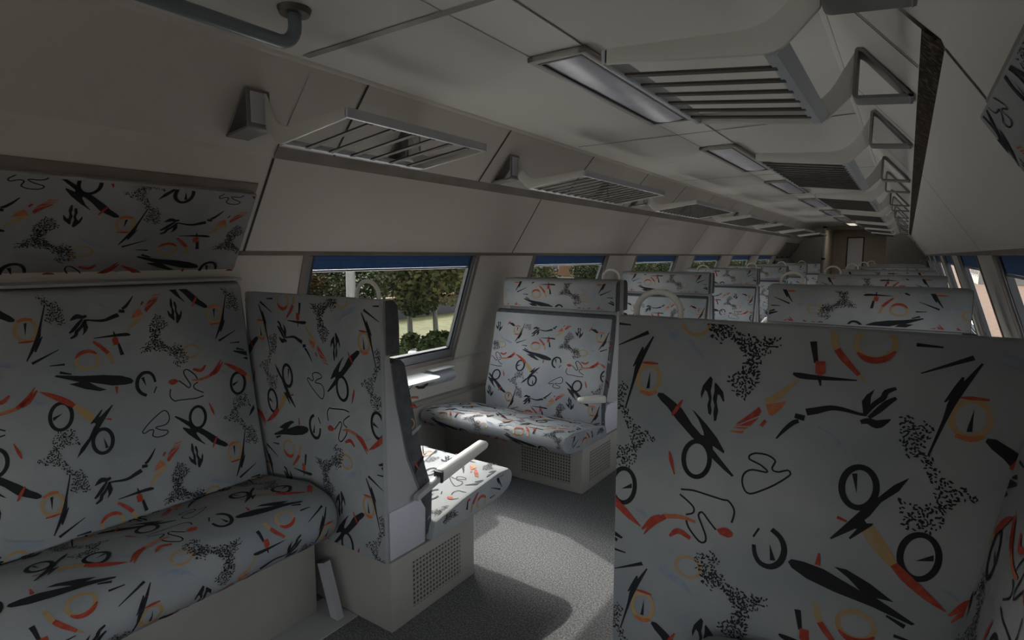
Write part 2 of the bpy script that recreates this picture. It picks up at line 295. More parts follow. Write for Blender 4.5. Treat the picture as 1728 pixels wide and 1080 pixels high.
('d','k',[(0.1563,0.1331),(0.1855,0.1453),(0.1977,0.1303),(0.1927,0.1098),(0.222,0.0915),(0.2767,0.0894),(0.2455,0.0627),(0.2415,0.0269),(0.2194,0.0182),(0.2234,0.0576),(0.1994,0.0868),(0.1699,0.0895),(0.1572,0.1078)]),
('s','r',[(0.0571,0.1497,0.0033),(0.0764,0.1733,0.0112),(0.0923,0.1825,0.0097)],0),
('s','o',[(0.0971,0.1855,0.0084),(0.1298,0.1926,0.0076),(0.1543,0.1898,0.0043)],0),
('s','r',[(0.1093,0.1514,0.0044),(0.1245,0.1655,0.0106),(0.1463,0.1573,0.0062)],0),
('s','k',[(-0.0155,0.1222,0.0036),(0.008,0.1133,0.007)],0)
]
INK = {'k':1,'r':2,'o':3,'t':4,'b':5}
LIFT = {'b':.0004,'t':.0006,'k':.0008,'o':.0010,'r':.0012}
FAB = [M['fabric'],M['k'],M['r'],M['o'],M['t'],M['b'],M['dark_cloth_shade']]
def dark_sides_and_gap(bm, shade_bottom=False, top=False):  # sides are dark cloth; bottom and top faces get painted gap shade
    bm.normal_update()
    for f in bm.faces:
        if abs(f.normal.x) > .75 or (shade_bottom and f.normal.z < -.75) or (top and f.normal.z > .55): f.material_index = 6
def smooth_line(P, closed):
    out = []; n = len(P)
    if n == 2: return P
    rng = range(n) if closed else range(n-1)
    for i in rng:
        g = lambda j: P[j % n] if closed else P[max(0,min(n-1,j))]
        p0,p1,p2,p3 = g(i-1),g(i),g(i+1),g(i+2)
        for k in range(3 if not closed or n < 16 else 2):
            t = k/(3 if not closed or n < 16 else 2)
            out.append(tuple(.5*(2*b+(c-a)*t+(2*a-5*b+4*c-d)*t*t+(3*b-a-3*c+d)*t**3) for a,b,c,d in zip(p0,p1,p2,p3)))
    if not closed: out.append(P[-1])
    return out
def inside(p, poly):
    r = False; j = len(poly)-1
    for i in range(len(poly)):
        a,b = poly[i],poly[j]
        if (a[1] > p[1]) != (b[1] > p[1]) and p[0] < (b[0]-a[0])*(p[1]-a[1])/(b[1]-a[1])+a[0]: r = not r
        j = i
    return r
TRIS = []                       # (ink, [(u,v)*3 or 4])
def build_tile():
    rnd = random.Random(3)
    for e in PAT:
        if e[0] == 's':
            _,c,P,cl = e; L = smooth_line(P,cl); n = len(L); A = []; B = []
            for i,p in enumerate(L):
                a = L[i-1] if (i or cl) else L[0]; b = L[(i+1)%n] if (i < n-1 or cl) else L[-1]
                dx,dy = b[0]-a[0],b[1]-a[1]; l = math.hypot(dx,dy) or 1
                w = max(p[2],.0008)/2
                A.append((p[0]-dy/l*w,p[1]+dx/l*w)); B.append((p[0]+dy/l*w,p[1]-dx/l*w))
            for i in range(n if cl else n-1):
                j = (i+1)%n
                TRIS.append((c,[A[i],A[j],B[j]])); TRIS.append((c,[A[i],B[j],B[i]]))
        elif e[0] == 'p':
            _,c,P = e
            for t in tessellate_polygon([[Vector((p[0],p[1],0)) for p in P]]): TRIS.append((c,[P[i] for i in t]))
        else:
            _,c,P = e; xs = [p[0] for p in P]; ys = [p[1] for p in P]
            step = .0047; y = min(ys)
            while y < max(ys):
                x = min(xs)
                while x < max(xs):
                    q = (x+rnd.uniform(-.5,.5)*step, y+rnd.uniform(-.5,.5)*step)
                    if inside(q,P) and rnd.random() < .85:
                        a = rnd.uniform(0,math.pi); l = rnd.uniform(.0018,.0042); w = rnd.uniform(.0011,.0020)
                        ca,sa = math.cos(a),math.sin(a)
                        TRIS.append((c,[(q[0]+ca*l-sa*w*s,q[1]+sa*l+ca*w*s) for s in (.3,)]+[(q[0]-ca*l*.4-sa*w,q[1]-sa*l*.4+ca*w),(q[0]-ca*l+sa*w*.3,q[1]-sa*l-ca*w*.3),(q[0]+ca*l*.4+sa*w,q[1]+sa*l*.4-ca*w)]))
                    x += step
                y += step
build_tile()
def clip(poly, cp):
    n = len(cp)
    area = sum(cp[i][0]*cp[(i+1)%n][1]-cp[(i+1)%n][0]*cp[i][1] for i in range(n))
    sg = 1 if area > 0 else -1
    for i in range(n):
        a,b = cp[i],cp[(i+1)%n]; ex,ey = b[0]-a[0],b[1]-a[1]
        d = [sg*(ex*(p[1]-a[1])-ey*(p[0]-a[0])) for p in poly]
        if all(q >= 0 for q in d): continue
        out = []
        for j in range(len(poly)):
            k = (j+1)%len(poly)
            if d[j] >= 0: out.append(poly[j])
            if (d[j] >= 0) != (d[k] >= 0):
                t = d[j]/(d[j]-d[k]); p,q = poly[j],poly[k]
                out.append((p[0]+(q[0]-p[0])*t,p[1]+(q[1]-p[1])*t))
        poly = out
        if len(poly) < 3: return []
    return poly
def ink(bm, O, U, V, shape, anchor, rot=1, sc=(1,1), off=(0,0)):
    """print the repeat on a flat patch. O origin, U,V unit axes, shape (w,h) or a convex polygon in local u,v.
    anchor (lx,ly,pu,pv): local point lx,ly carries pattern point pu,pv. off: local offset of this patch on the run."""
    O,U,V = Vector(O),Vector(U).normalized(),Vector(V).normalized(); N = U.cross(V).normalized()
    cp = [(0,0),(shape[0],0),(shape[0],shape[1]),(0,shape[1])] if not isinstance(shape[0],tuple) else list(shape)
    lx,ly,pu,pv = anchor
    x0 = min(p[0] for p in cp); x1 = max(p[0] for p in cp); y0 = min(p[1] for p in cp); y1 = max(p[1] for p in cp)
    def topat(l): return (pu+rot*(l[0]+off[0]-lx)/sc[0], pv+rot*(l[1]+off[1]-ly)/sc[1])
    a,b = topat((x0,y0)),topat((x1,y1))
    ua,ub = min(a[0],b[0]),max(a[0],b[0]); va,vb = min(a[1],b[1]),max(a[1],b[1])
    for c,T in TRIS:
        tu0 = min(p[0] for p in T); tu1 = max(p[0] for p in T); tv0 = min(p[1] for p in T); tv1 = max(p[1] for p in T)
        for i in range(math.ceil((ua-tu1)/PU), math.floor((ub-tu0)/PU)+1):
            for j in range(math.ceil((va-tv1)/PV), math.floor((vb-tv0)/PV)+1):
                L = [((p[0]+i*PU-pu)*rot*sc[0]+lx-off[0], (p[1]+j*PV-pv)*rot*sc[1]+ly-off[1]) for p in T]
                L = clip(L,cp)
                if len(L) < 3: continue
                vs = [bm.verts.new(O+U*p[0]+V*p[1]+N*LIFT[c]) for p in L]
                f = bm.faces.new(vs); f.material_index = INK[c]
def ink_path(bm, pts, axis, a, b, anchor, rot=1, sc=(1,1), flipu=False):
    """print along a bent surface: pts is the run of profile points (bottom to top), the other axis spans a..b"""
    run = 0
    for p,q in zip(pts,pts[1:]):
        l = math.hypot(q[0]-p[0],q[1]-p[1])
        if axis == 'x':
            O = (b if flipu else a,p[0],p[1]); U = (-1 if flipu else 1,0,0); V = (0,q[0]-p[0],q[1]-p[1])
        else:
            O = (p[0],b if flipu else a,p[1]); U = (0,-1 if flipu else 1,0); V = (q[0]-p[0],0,q[1]-p[1])
        ink(bm,O,U,V,(b-a,l),anchor,rot,sc,(0,run)); run += l
SKY_STRENGTH = 2.35; SUN_ENERGY = 9.8; EXPOSURE = -1.15
# ------------------------------------------------------------------ carriage shell
M['lit'] = bpy.data.materials.new('added_fill_glow'); M['lit'].use_nodes = True  # added glow that brightens the far doorway and passage
_b = M['lit'].node_tree.nodes['Principled BSDF']; _b.inputs['Emission Color'].default_value = (1,.93,.8,1); _b.inputs['Emission Strength'].default_value = 1.6

Y0, Y1 = -3.6, 11.2              # rear and far limits of the saloon
ZC = 1.5046; XC = .5725          # flat ceiling height, half width of its flat part
GX, GZ = .745, 1.31              # bottom of the cove
PX, PZ = .773, 1.28              # top of the sloping panel
WX, WZ = .954, 1.01              # top of the windows
BX, BZ = 1.130, .485             # bottom of the windows
LX = 1.125                       # lower wall
SEAM0 = 1.0
BAYS = [(1.263+k*PITCH, 2.158+k*PITCH, k) for k in range(0,6)]
REAR_FILL_WINS = {-1: [(-2.62,-1.725,-2),(-1.15,-.255,-1)], 1: [(-3.40,-2.505,-3),(-1.98,-1.085,-2),(-.72,.175,-1)]}  # side windows added out of view behind the camera to let in light
def wins(s): return REAR_FILL_WINS[s]+BAYS
TV = Vector((WX-BX, WZ-BZ)); TL = TV.length; TV.normalize(); NV = Vector((TV.y,-TV.x))   # slope and outward normal (right side)
FR = .045                        # width of the window surround
def wp(s, y, t, n=0):            # point on the window slope: t up the slope from the sill, n outward
    q = Vector((BX,BZ)) + TV*t + NV*n
    return (s*q.x, y, q.y)

def wall(s):
    side = 'left' if s < 0 else 'right'
    bm = new()
    ZB = SEAM0-.03, SEAM0+.0
    # upper sloping panel, lower wall
    quad(bm, [(s*PX,Y0,PZ),(s*PX,Y1,PZ),(s*WX,Y1,WZ),(s*WX,Y0,WZ)])
    quad(bm, [(s*LX,Y0,0),(s*LX,Y1,0),(s*LX,Y1,.455),(s*LX,Y0,.455)])
    quad(bm, [(s*LX,Y0,.455),(s*LX,Y1,.455),(s*(BX+.012),Y1,.47),(s*(BX+.012),Y0,.47)])
    quad(bm, [(s*(BX+.012),Y0,.47),(s*(BX+.012),Y1,.47),(s*BX,Y1,BZ),(s*BX,Y0,BZ)])
    ys = [Y0]+[v for a,b,k in wins(s) for v in (a-FR,b+FR)]+[Y1]
    for a,b in zip(ys[::2],ys[1::2]):
        quad(bm, [wp(s,a,0),wp(s,b,0),wp(s,b,TL),wp(s,a,TL)])
        # returns of the window opening, giving the wall its thickness
        for y in (a,b):
            if Y0 < y < Y1: quad(bm, [wp(s,y,0),wp(s,y,TL),wp(s,y,TL,.028),wp(s,y,0,.028)])
    for a,b,k in wins(s):
        for t in (0,TL): quad(bm, [wp(s,a-FR,t),wp(s,b+FR,t),wp(s,b+FR,t,.028),wp(s,a-FR,t,.028)])
    # outer skin closing the wall behind
    for pa,pb in (((PX,PZ),(WX,WZ)),):
        quad(bm, [(s*(pa[0]+.06),Y0,pa[1]+.06),(s*(pa[0]+.06),Y1,pa[1]+.06),(s*(pb[0]+.06),Y1,pb[1]+.03),(s*(pb[0]+.06),Y0,pb[1]+.03)])
    # panel joints (dark shadow gaps)
    for k in range(-2,8):
        y = SEAM0+k*PITCH
        if y > Y1: continue
        d = Vector((WX-PX,0,WZ-PZ)); n = Vector((-d.z,0,d.x)).normalized()*-.0012
        for y_ in (y,):
            p = [Vector((PX,y_-.004,PZ)),Vector((PX,y_+.004,PZ)),Vector((WX,y_+.004,WZ)),Vector((WX,y_-.004,WZ))]
            f = quad(bm, [(s*(v.x-abs(n.x)),v.y,v.z-abs(n.z)) for v in p], 1)
    o = struct('wall_'+side, bm, [M['wall'],M['seam']], 'beige sloping side wall of the carriage on the %s' % side)
    return o
wall(-1); wall(1)

def windows(s):
    side = 'left' if s < 0 else 'right'
    for a,b,k in wins(s):
        n_ = (k+4) + (0 if s < 0 else 20)
        bm = new()
        def bar(y0,y1,t0,t1,n0,n1,mi):
            P = [wp(s,y0,t0,n0),wp(s,y1,t0,n0),wp(s,y1,t1,n0),wp(s,y0,t1,n0)]
            Q = [wp(s,y0,t0,n1),wp(s,y1,t0,n1),wp(s,y1,t1,n1),wp(s,y0,t1,n1)]
            t = bmesh.new(); A = [t.verts.new(p) for p in P]; B = [t.verts.new(p) for p in Q]
            t.faces.new(A); t.faces.new(B[::-1])
            for i in range(4): t.faces.new((A[i],B[i],B[(i+1)%4],A[(i+1)%4]))
            merge(bm,t,mi,False)
        # brown surround, grey frame, black seal: three stepped rings
        T0 = .012
        for w0,w1,n0,n1,mi in ((FR,.022,-.004,.024,1),(.022,.004,.003,.024,0),(.004,-.008,.007,.024,2)):
            bar(a-w0,a-w1,T0,TL,n0,n1,mi); bar(b+w1,b+w0,T0,TL,n0,n1,mi)
        bar(a-.022,b+.022,T0,.05,.0,.024,0)
        bar(a-.022,b+.022,.05,.06,.007,.024,2)
        bar(a-.022,b+.022,TL-.012,TL,.0,.024,2)
        bar(a-FR,b+FR,-.012,T0,-.006,.024,1)
        w = struct('window_%d' % n_, bm, [M['frame'],M['frame_b'],M['rubber']], 'grey framed carriage window in the %s wall, bay %d along' % (side,k+1) if k >= 0 else 'added light-giving window in the %s wall behind the camera' % side, cat='window')
        g = new()
        quad(g,[wp(s,a-.01,.05,.0195),wp(s,b+.01,.05,.0195),wp(s,b+.01,TL-.01,.0195),wp(s,a-.01,TL-.01,.0195)])
        go = obj('glass_pane', g, M['glass'], w); go['kind'] = 'structure'
        if k < 0: continue
        # rolled-down edge of the blue blind
        bl = new()
        def slat(y0,y1,t0,t1,n0,n1,mi):
            P = [wp(s,y0,t0,n0),wp(s,y1,t0,n0),wp(s,y1,t1,n0),wp(s,y0,t1,n0)]
            Q = [wp(s,y0,t0,n1),wp(s,y1,t0,n1),wp(s,y1,t1,n1),wp(s,y0,t1,n1)]
            t = bmesh.new(); A = [t.verts.new(p) for p in P]; B = [t.verts.new(p) for p in Q]
            t.faces.new(A); t.faces.new(B[::-1])
            for i in range(4): t.faces.new((A[i],B[i],B[(i+1)%4],A[(i+1)%4]))
            merge(bl,t,mi,False)
        slat(a+.003,b-.003,TL-.066,TL-.014,.011,.015,0)
        for tt in (TL-.030,TL-.047): slat(a+.003,b-.003,tt-.0015,tt,.0104,.011,0)
        bo = obj('roller_blind', bl, M['blind'])
        nm = ['first','second','third','fourth','fifth','sixth'][k]
        tag(bo, 'blue blind pulled slightly down at the top of the %s window on the %s' % (nm,side), 'blind', 'blue window blinds')
        hb = new()
        slat2 = [wp(s,a+.003,TL-.072,.0125),wp(s,b-.003,TL-.072,.0125)]
        tube(hb, slat2, .0045, 8)
        obj('hem_bar', hb, M['frame'], bo)
windows(-1); windows(1)

# trims: strip under the cove and lip above the windows
tn = 1
for s in (-1,1):
    side = 'left' if s < 0 else 'right'
    bm = new(); y0 = SEAM0 if s < 0 else Y0
    y0 = SEAM0
    prism(bm, [(s*GX,GZ),(s*PX,PZ),(s*(PX+.02),PZ+.01),(s*(GX+.02),GZ+.012)], 'y', y0, 9.8, 0)
    struct('trim_%d' % tn, bm, M['rust'] if s > 0 else M['brown'], 'dark brown speckled strip under the cove along the %s wall' % side, cat='trim'); tn += 1
    bm = new()
    prism(bm, [(s*(WX-.004),WZ+.006),(s*(WX+.012),WZ+.006),(s*(WX+.012),WZ-.010),(s*(WX-.004),WZ-.008)], 'y', SEAM0-.05, 9.8, 0)
    struct('trim_%d' % tn, bm, M['brown'], 'brown lip running above the windows on the %s' % side, cat='trim'); tn += 1

# ceiling with coves
bm = new()
quad(bm, [(-XC,Y0,ZC),(XC,Y0,ZC),(XC,Y1+1.6,ZC),(-XC,Y1+1.6,ZC)], 0)
for s in (-1,1):
    # cove above the bay windows ends on the strip; in the bench zones it runs straight into the panel
    quad(bm, [(s*XC,SEAM0,ZC),(s*XC,9.8,ZC),(s*GX,9.8,GZ),(s*GX,SEAM0,GZ)], 2)
    for a,b in ((Y0,SEAM0),(9.8,Y1+1.6)):
        quad(bm, [(s*XC,a,ZC),(s*XC,b,ZC),(s*(PX-.005),b,PZ+.012),(s*(PX-.005),a,PZ+.012)], 2)
        quad(bm, [(s*(PX-.005),a,PZ+.012),(s*(PX-.005),b,PZ+.012),(s*PX,b,PZ),(s*PX,a,PZ)], 2)
    # fine edge bead between ceiling and cove
    prism(bm, [(s*(XC-.008),ZC),(s*(XC-.002),ZC-.006),(s*(XC+.006),ZC-.009),(s*(XC+.01),ZC)], 'y', Y0, Y1, 0, mi=2)
    for k in range(-2,13):
        y = 1.19+k*PITCH/2
        if y > 9.8 or y < SEAM0: continue
        L = Vector((GX-XC,0,GZ-ZC)); e = .0015
        quad(bm, [(s*(XC+L.x*.04-e),y-.004,ZC+L.z*.04-e),(s*(XC+L.x*.04-e),y+.004,ZC+L.z*.04-e),(s*(GX-e),y+.004,GZ-e),(s*(GX-e),y-.004,GZ-e)], 1)
quad(bm, [(-.075,Y0,ZC-.0015),(.075,Y0,ZC-.0015),(.075,Y1,ZC-.0015),(-.075,Y1,ZC-.0015)], 3)
for k in range(-2,7):
    y = .953+k*PITCH
    w = .011 if k == 0 else .004
    quad(bm, [(-XC+.03,y-w,ZC-.0022),(XC,y-w,ZC-.0022),(XC,y+w,ZC-.0022),(-XC+.03,y+w,ZC-.0022)], 4 if k == 0 else 1)
for x in (-.075,.075):
    quad(bm, [(x-.0015,Y0,ZC-.0024),(x+.0015,Y0,ZC-.0024),(x+.0015,Y1,ZC-.0024),(x-.0015,Y1,ZC-.0024)], 4)
quad(bm, [(-XC-.3,Y0,ZC+.08),(XC+.3,Y0,ZC+.08),(XC+.3,Y1+1.6,ZC+.08),(-XC-.3,Y1+1.6,ZC+.08)], 0)
for s in (-1,1):
    quad(bm, [(s*(XC+.3),Y0,ZC+.08),(s*(XC+.3),Y1+1.6,ZC+.08),(s*(WX+.06),Y1+1.6,WZ+.03),(s*(WX+.06),Y0,WZ+.03)], 0)
struct('ceiling', bm, [M['ceil'],M['seam'],M['cove'],M['ceil_pale'],M['brown']], 'pale beige carriage ceiling with coved sides', cat='ceiling')

# floor, pale edge strips beside the benches
bm = new()
box(bm, -1.2,1.2, Y0,Y1+1.6, -.06,0)
struct('floor', bm, M['carpet'], 'dark grey speckled carpet floor', cat='floor')
bm = new()
for s in (-1,1): box(bm, min(s*.452,s*.60),max(s*.452,s*.60), Y0,.985, .0,.003)
struct('baseboard_bench', bm, M['vinyl'], 'pale grey floor strip along the side bench', cat='floor strip')
# heater ducts along the foot of both walls
for s in (-1,1):
    bm = new()
    prism(bm, [(s*1.075,0),(s*1.075,.285),(s*1.085,.30),(s*LX,.30),(s*LX,0)], 'y', SEAM0, 9.8, 0)
    prism(bm, [(s*1.095,.30),(s*1.095,.318),(s*LX,.318),(s*LX,.30)], 'y', SEAM0, 9.8, 0)
    struct('baseboard_'+('left' if s < 0 else 'right'), bm, M['base'], 'grey heater duct along the foot of the %s wall' % ('left' if s < 0 else 'right'), cat='baseboard')

# rear wall of the saloon with an end window added to let in light
bm = new()
EW, E0, E1 = .80, .62, 1.34
for x0,x1,z0,z1 in ((-1.2,1.2,0,E0),(-1.2,1.2,E1,ZC+.08),(-1.2,-EW,E0,E1),(EW,1.2,E0,E1)): box(bm, x0,x1, Y0-.06,Y0, z0,z1)
struct('wall_back', bm, M['wall'], 'rear end wall of the saloon', cat='wall')
bm = new()
for x0,x1,z0,z1 in ((-EW,EW,E0,E0+.04),(-EW,EW,E1-.04,E1),(-EW,-EW+.04,E0,E1),(EW-.04,EW,E0,E1),(-.02,.02,E0,E1)): box(bm, x0,x1, Y0-.05,Y0-.01, z0,z1, .004)
w = struct('window_40', bm, M['frame'], 'wide end window added behind the camera to let in light', cat='window')
g = new(); quad(g, [(-EW,Y0-.03,E0),(EW,Y0-.03,E0),(EW,Y0-.03,E1),(-EW,Y0-.03,E1)])
go = obj('glass_pane', g, M['glass'], w); go['kind'] = 'structure'

# far partitions with a central opening, corridor and end wall
for s in (-1,1):
    bm = new()
    pr = [(s*.45,0),(s*(LX),0),(s*LX,.46),(s*BX,BZ),(s*WX,WZ),(s*PX,PZ),(s*XC,ZC),(s*.45,ZC)]
    prism(bm, pr, 'y', Y1, Y1+.04, 0)
    struct('wall_partition_'+('left' if s < 0 else 'right'), bm, M['wall'], 'pale partition panel %s of the far doorway' % ('left' if s < 0 else 'right'), cat='wall')
    bm = new()
    box(bm, s*.45-.004,s*.45+.004+s*0, Y1+.04,12.7, 0,ZC)
    struct('wall_corridor_'+('left' if s < 0 else 'right'), bm, M['door'], 'side wall of the passage beyond the far doorway', cat='wall')
bm = new(); box(bm, -.45,.45, Y1,Y1+.04, 1.442,ZC)
struct('trim_passage', bm, M['door'], 'header above the far doorway', cat='trim')
bm = new(); box(bm, -.45,.45, 12.7,12.74, 0,ZC)
struct('wall_far', bm, M['door'], 'brown end wall of the passage', cat='wall')
bm = new()
x0,x1,z0,z1 = -.20,.045,.0,1.335
box(bm, x0-.02,x0, 12.675,12.70, z0,z1); box(bm, x1,x1+.02, 12.675,12.70, z0,z1); box(bm, x0-.02,x1+.02, 12.675,12.70, z1,z1+.02)
box(bm, x0,x1, 12.685,12.70, z0,.55)
d = struct('door_1', bm, M['dark_metal'], 'narrow end door with a tall grey glazed pane', cat='door')
g = new(); box(g, x0,x1, 12.684,12.69, .55,z1)
po_ = obj('door_pane', g, M['pane_far'], d)
bm = new(); box(bm, -.30,.30, 11.35,11.75, ZC-.03,ZC-.001, .006)  # lamp added to brighten the passage, out of sight behind the header
t = obj('passage_fill_lamp', bm, M['lampframe']); tag(t, 'added fill lamp on the ceiling of the passage beyond the far doorway', 'ceiling lamp')
g = new(); box(g, -.28,.28, 11.37,11.73, ZC-.036,ZC-.028, .002); lit2 = M['lit'].copy(); lit2.node_tree.nodes['Principled BSDF'].inputs['Emission Strength'].default_value = 7.0; obj('fill_lamp_cover', g, lit2, t)
# white pole at the doorway
bm = new(); tube(bm, [(-.44,Y1-.05,0),(-.44,Y1-.05,ZC)], [.022,.022], 12)
t = obj('grab_pole', bm, M['white']); tag(t, 'white upright grab pole at the left of the far doorway', 'pole')
c = new()
for z in (.02,.95,ZC-.02):
    c = new(); tube(c, [(-.44,Y1-.05,z-.015),(-.44,Y1-.05,z+.015)], .03, 12); obj('collar', c, M['dark_metal'], t)

# ------------------------------------------------------------------ ceiling handrail
bm = new()
rail = [(-.32,-1.4,ZC-.005),(-.32,-1.4,1.47)]+[(-.32,-1.4+.04*(1-math.cos(a)),1.43+.04-.04*math.sin(a)) for a in [i*math.pi/12 for i in range(1,7)]]
rail += [(-.32,.725+.04*math.sin(a),1.47-.04*math.cos(a)) for a in [i*math.pi/12 for i in range(0,7)]]+[(-.32,.765,ZC-.005)]
tube(bm, rail, .0135, 16)
t = obj('ceiling_handrail', bm, M['pipe']); tag(t, 'blue grey tubular handrail hanging from the ceiling at upper left', 'handrail')
for y in (-1.4,.765):
    f = new(); tube(f, [(-.32,y,ZC-.012),(-.32,y,ZC-.0005)], [.030,.034], 24); obj('flange', f, M['flange'], t)

# ------------------------------------------------------------------ ceiling lamps
def lamp():
    t = empty('ceiling_lamp', (0,0,0))
    f = new(); L = .86; w = .082; h = .014
    for (x0,x1,y0,y1) in ((-w,-w+.02,0,L),(w-.02,w,0,L),(-w,w,0,.024),(-w,w,L-.024,L)):
        box(f, x0,x1,y0,y1, -h,-.0005, .003)
    obj('lamp_frame', f, M['lampframe'], t)
    q = new()
    for (x0,x1,y0,y1) in ((-w+.019,-w+.025,.022,L-.022),(w-.025,w-.019,.022,L-.022),(-w+.02,w-.02,.022,.03),(-w+.02,w-.02,L-.03,L-.022)):
        box(q, x0,x1,y0,y1, -h-.001,-.003)
    obj('lamp_seal', q, M['lampdark'], t)
    d = new(); prism(d, [(-.058,-.003),(-.058,-.009),(-.035,-.013),(0,-.015),(.035,-.013),(.058,-.009),(.058,-.003)], 'y', .029, L-.029, 0)
    obj('diffuser', d, M['diffuser'], t)
    return t
LP = lamp(); nth = ['nearest','second','third','fourth','fifth','sixth','seventh']
for k in range(0,7):
    o = LP if k == 0 else copy_tree(LP)
    o.location = Vector((0,1.275+k*PITCH,ZC-.0024))*S
    tag(o, ('%s ceiling lamp to the camera, lilac grey diffuser in a flat frame' % nth[k]) if k == 0 else ('%s ceiling lamp counted from the camera, lilac grey diffuser' % nth[k]) if k < 6 else 'ceiling lamp farthest from the camera, just before the doorway, with added fill glow', 'ceiling lamp', 'ceiling lamps down the middle')
    if k == 6:  # glow added to this unlit lamp to brighten the far end
        for c in o.children:
            if c.name.startswith('diffuser'):
                c.data = c.data.copy(); c.data.materials[0] = M['lit']

# ------------------------------------------------------------------ luggage racks (built on the right, mirrored for the left)
def rack(s, length, nslat, name='luggage_rack'):
    t = empty(name, (0,0,0)); mir = s < 0
    XF, XV = .32, .578
    def P(n, bm, m, par=t): return obj(n, bm, m, par, mir)
    for i,y in enumerate((0,length)):
        bm = new()
        lo = [(XF,1.312)]+fillet([(.54,1.284),(.584,1.279),(.633,1.328)], .03, 5)
        up = fillet([(.633,1.414),(.578,1.316),(XF,1.336)], .05, 5)
        prism(bm, lo+up, 'y', y-.004,y+.004, .0015)
        P('arm', bm, M['alu'])
        # triangular wall bracket: flat strip bent round three corners
        b = new(); ya,yb = (y-.05,y+.012) if i == 0 else (y-.012,y+.055)
        ribbon(b, fillet([(GX-.006,1.3125),(.637,1.3235),(.637,1.420),(.650,1.412),(GX-.008,1.3105)], .010, 4), .006, ya, yb)
        br = P('wall_bracket', b, M['bracket'])
        pl = new(); box(pl, .6325,.6355, ya+.008,yb-.008, 1.335,1.412, .001); obj('bracket_plate', pl, M['alu_blue'], br, mir)
    bm = new(); box(bm, XF-.006,XF+.006, -.004,length+.004, 1.312,1.335, .002); P('front_bar', bm, M['alu_blue'])
    bm = new()
    prism(bm, [(XV-.014,1.281),(XV+.003,1.279),(XV+.016,1.297),(XV+.011,1.300),(XV,1.287),(XV-.014,1.288)], 'y', .004, length-.004, 0)
    P('back_bar', bm, M['alu_blue'])
    for j in range(nslat):
        y = length*(j+1)/(nslat+1); w = .008 if nslat < 8 else .0125
        b = new(); slab(b, [(XF+.006,y-w,1.3145),(XF+.006,y+w,1.3145),(XV-.008,y+w,1.2835),(XV-.008,y-w,1.2835)], .004)
        P('slat', b, M['dark_metal'])
    return t
nth2 = ['nearest','second','third','fourth','fifth','sixth','seventh','eighth']
for s in (-1,1):
    side = 'left' if s < 0 else 'right'
    r1 = rack(s, .515, 6); r1.location = Vector((0,.893,0))*S
    tag(r1, 'short metal luggage rack with few wide spaced slats, nearest one on the %s cove' % side, 'luggage rack', 'luggage racks on the %s cove' % side)
    r2 = rack(s, .90, 13)
    for k in range(1,7):
        o = r2 if k == 1 else copy_tree(r2)
        o.location = Vector((0,2.054+(k-1)*PITCH,0))*S
        tag(o, 'long close slatted metal luggage rack, %s rack from the camera on the %s cove' % (nth2[k],side), 'luggage rack', 'luggage racks on the %s cove' % side)

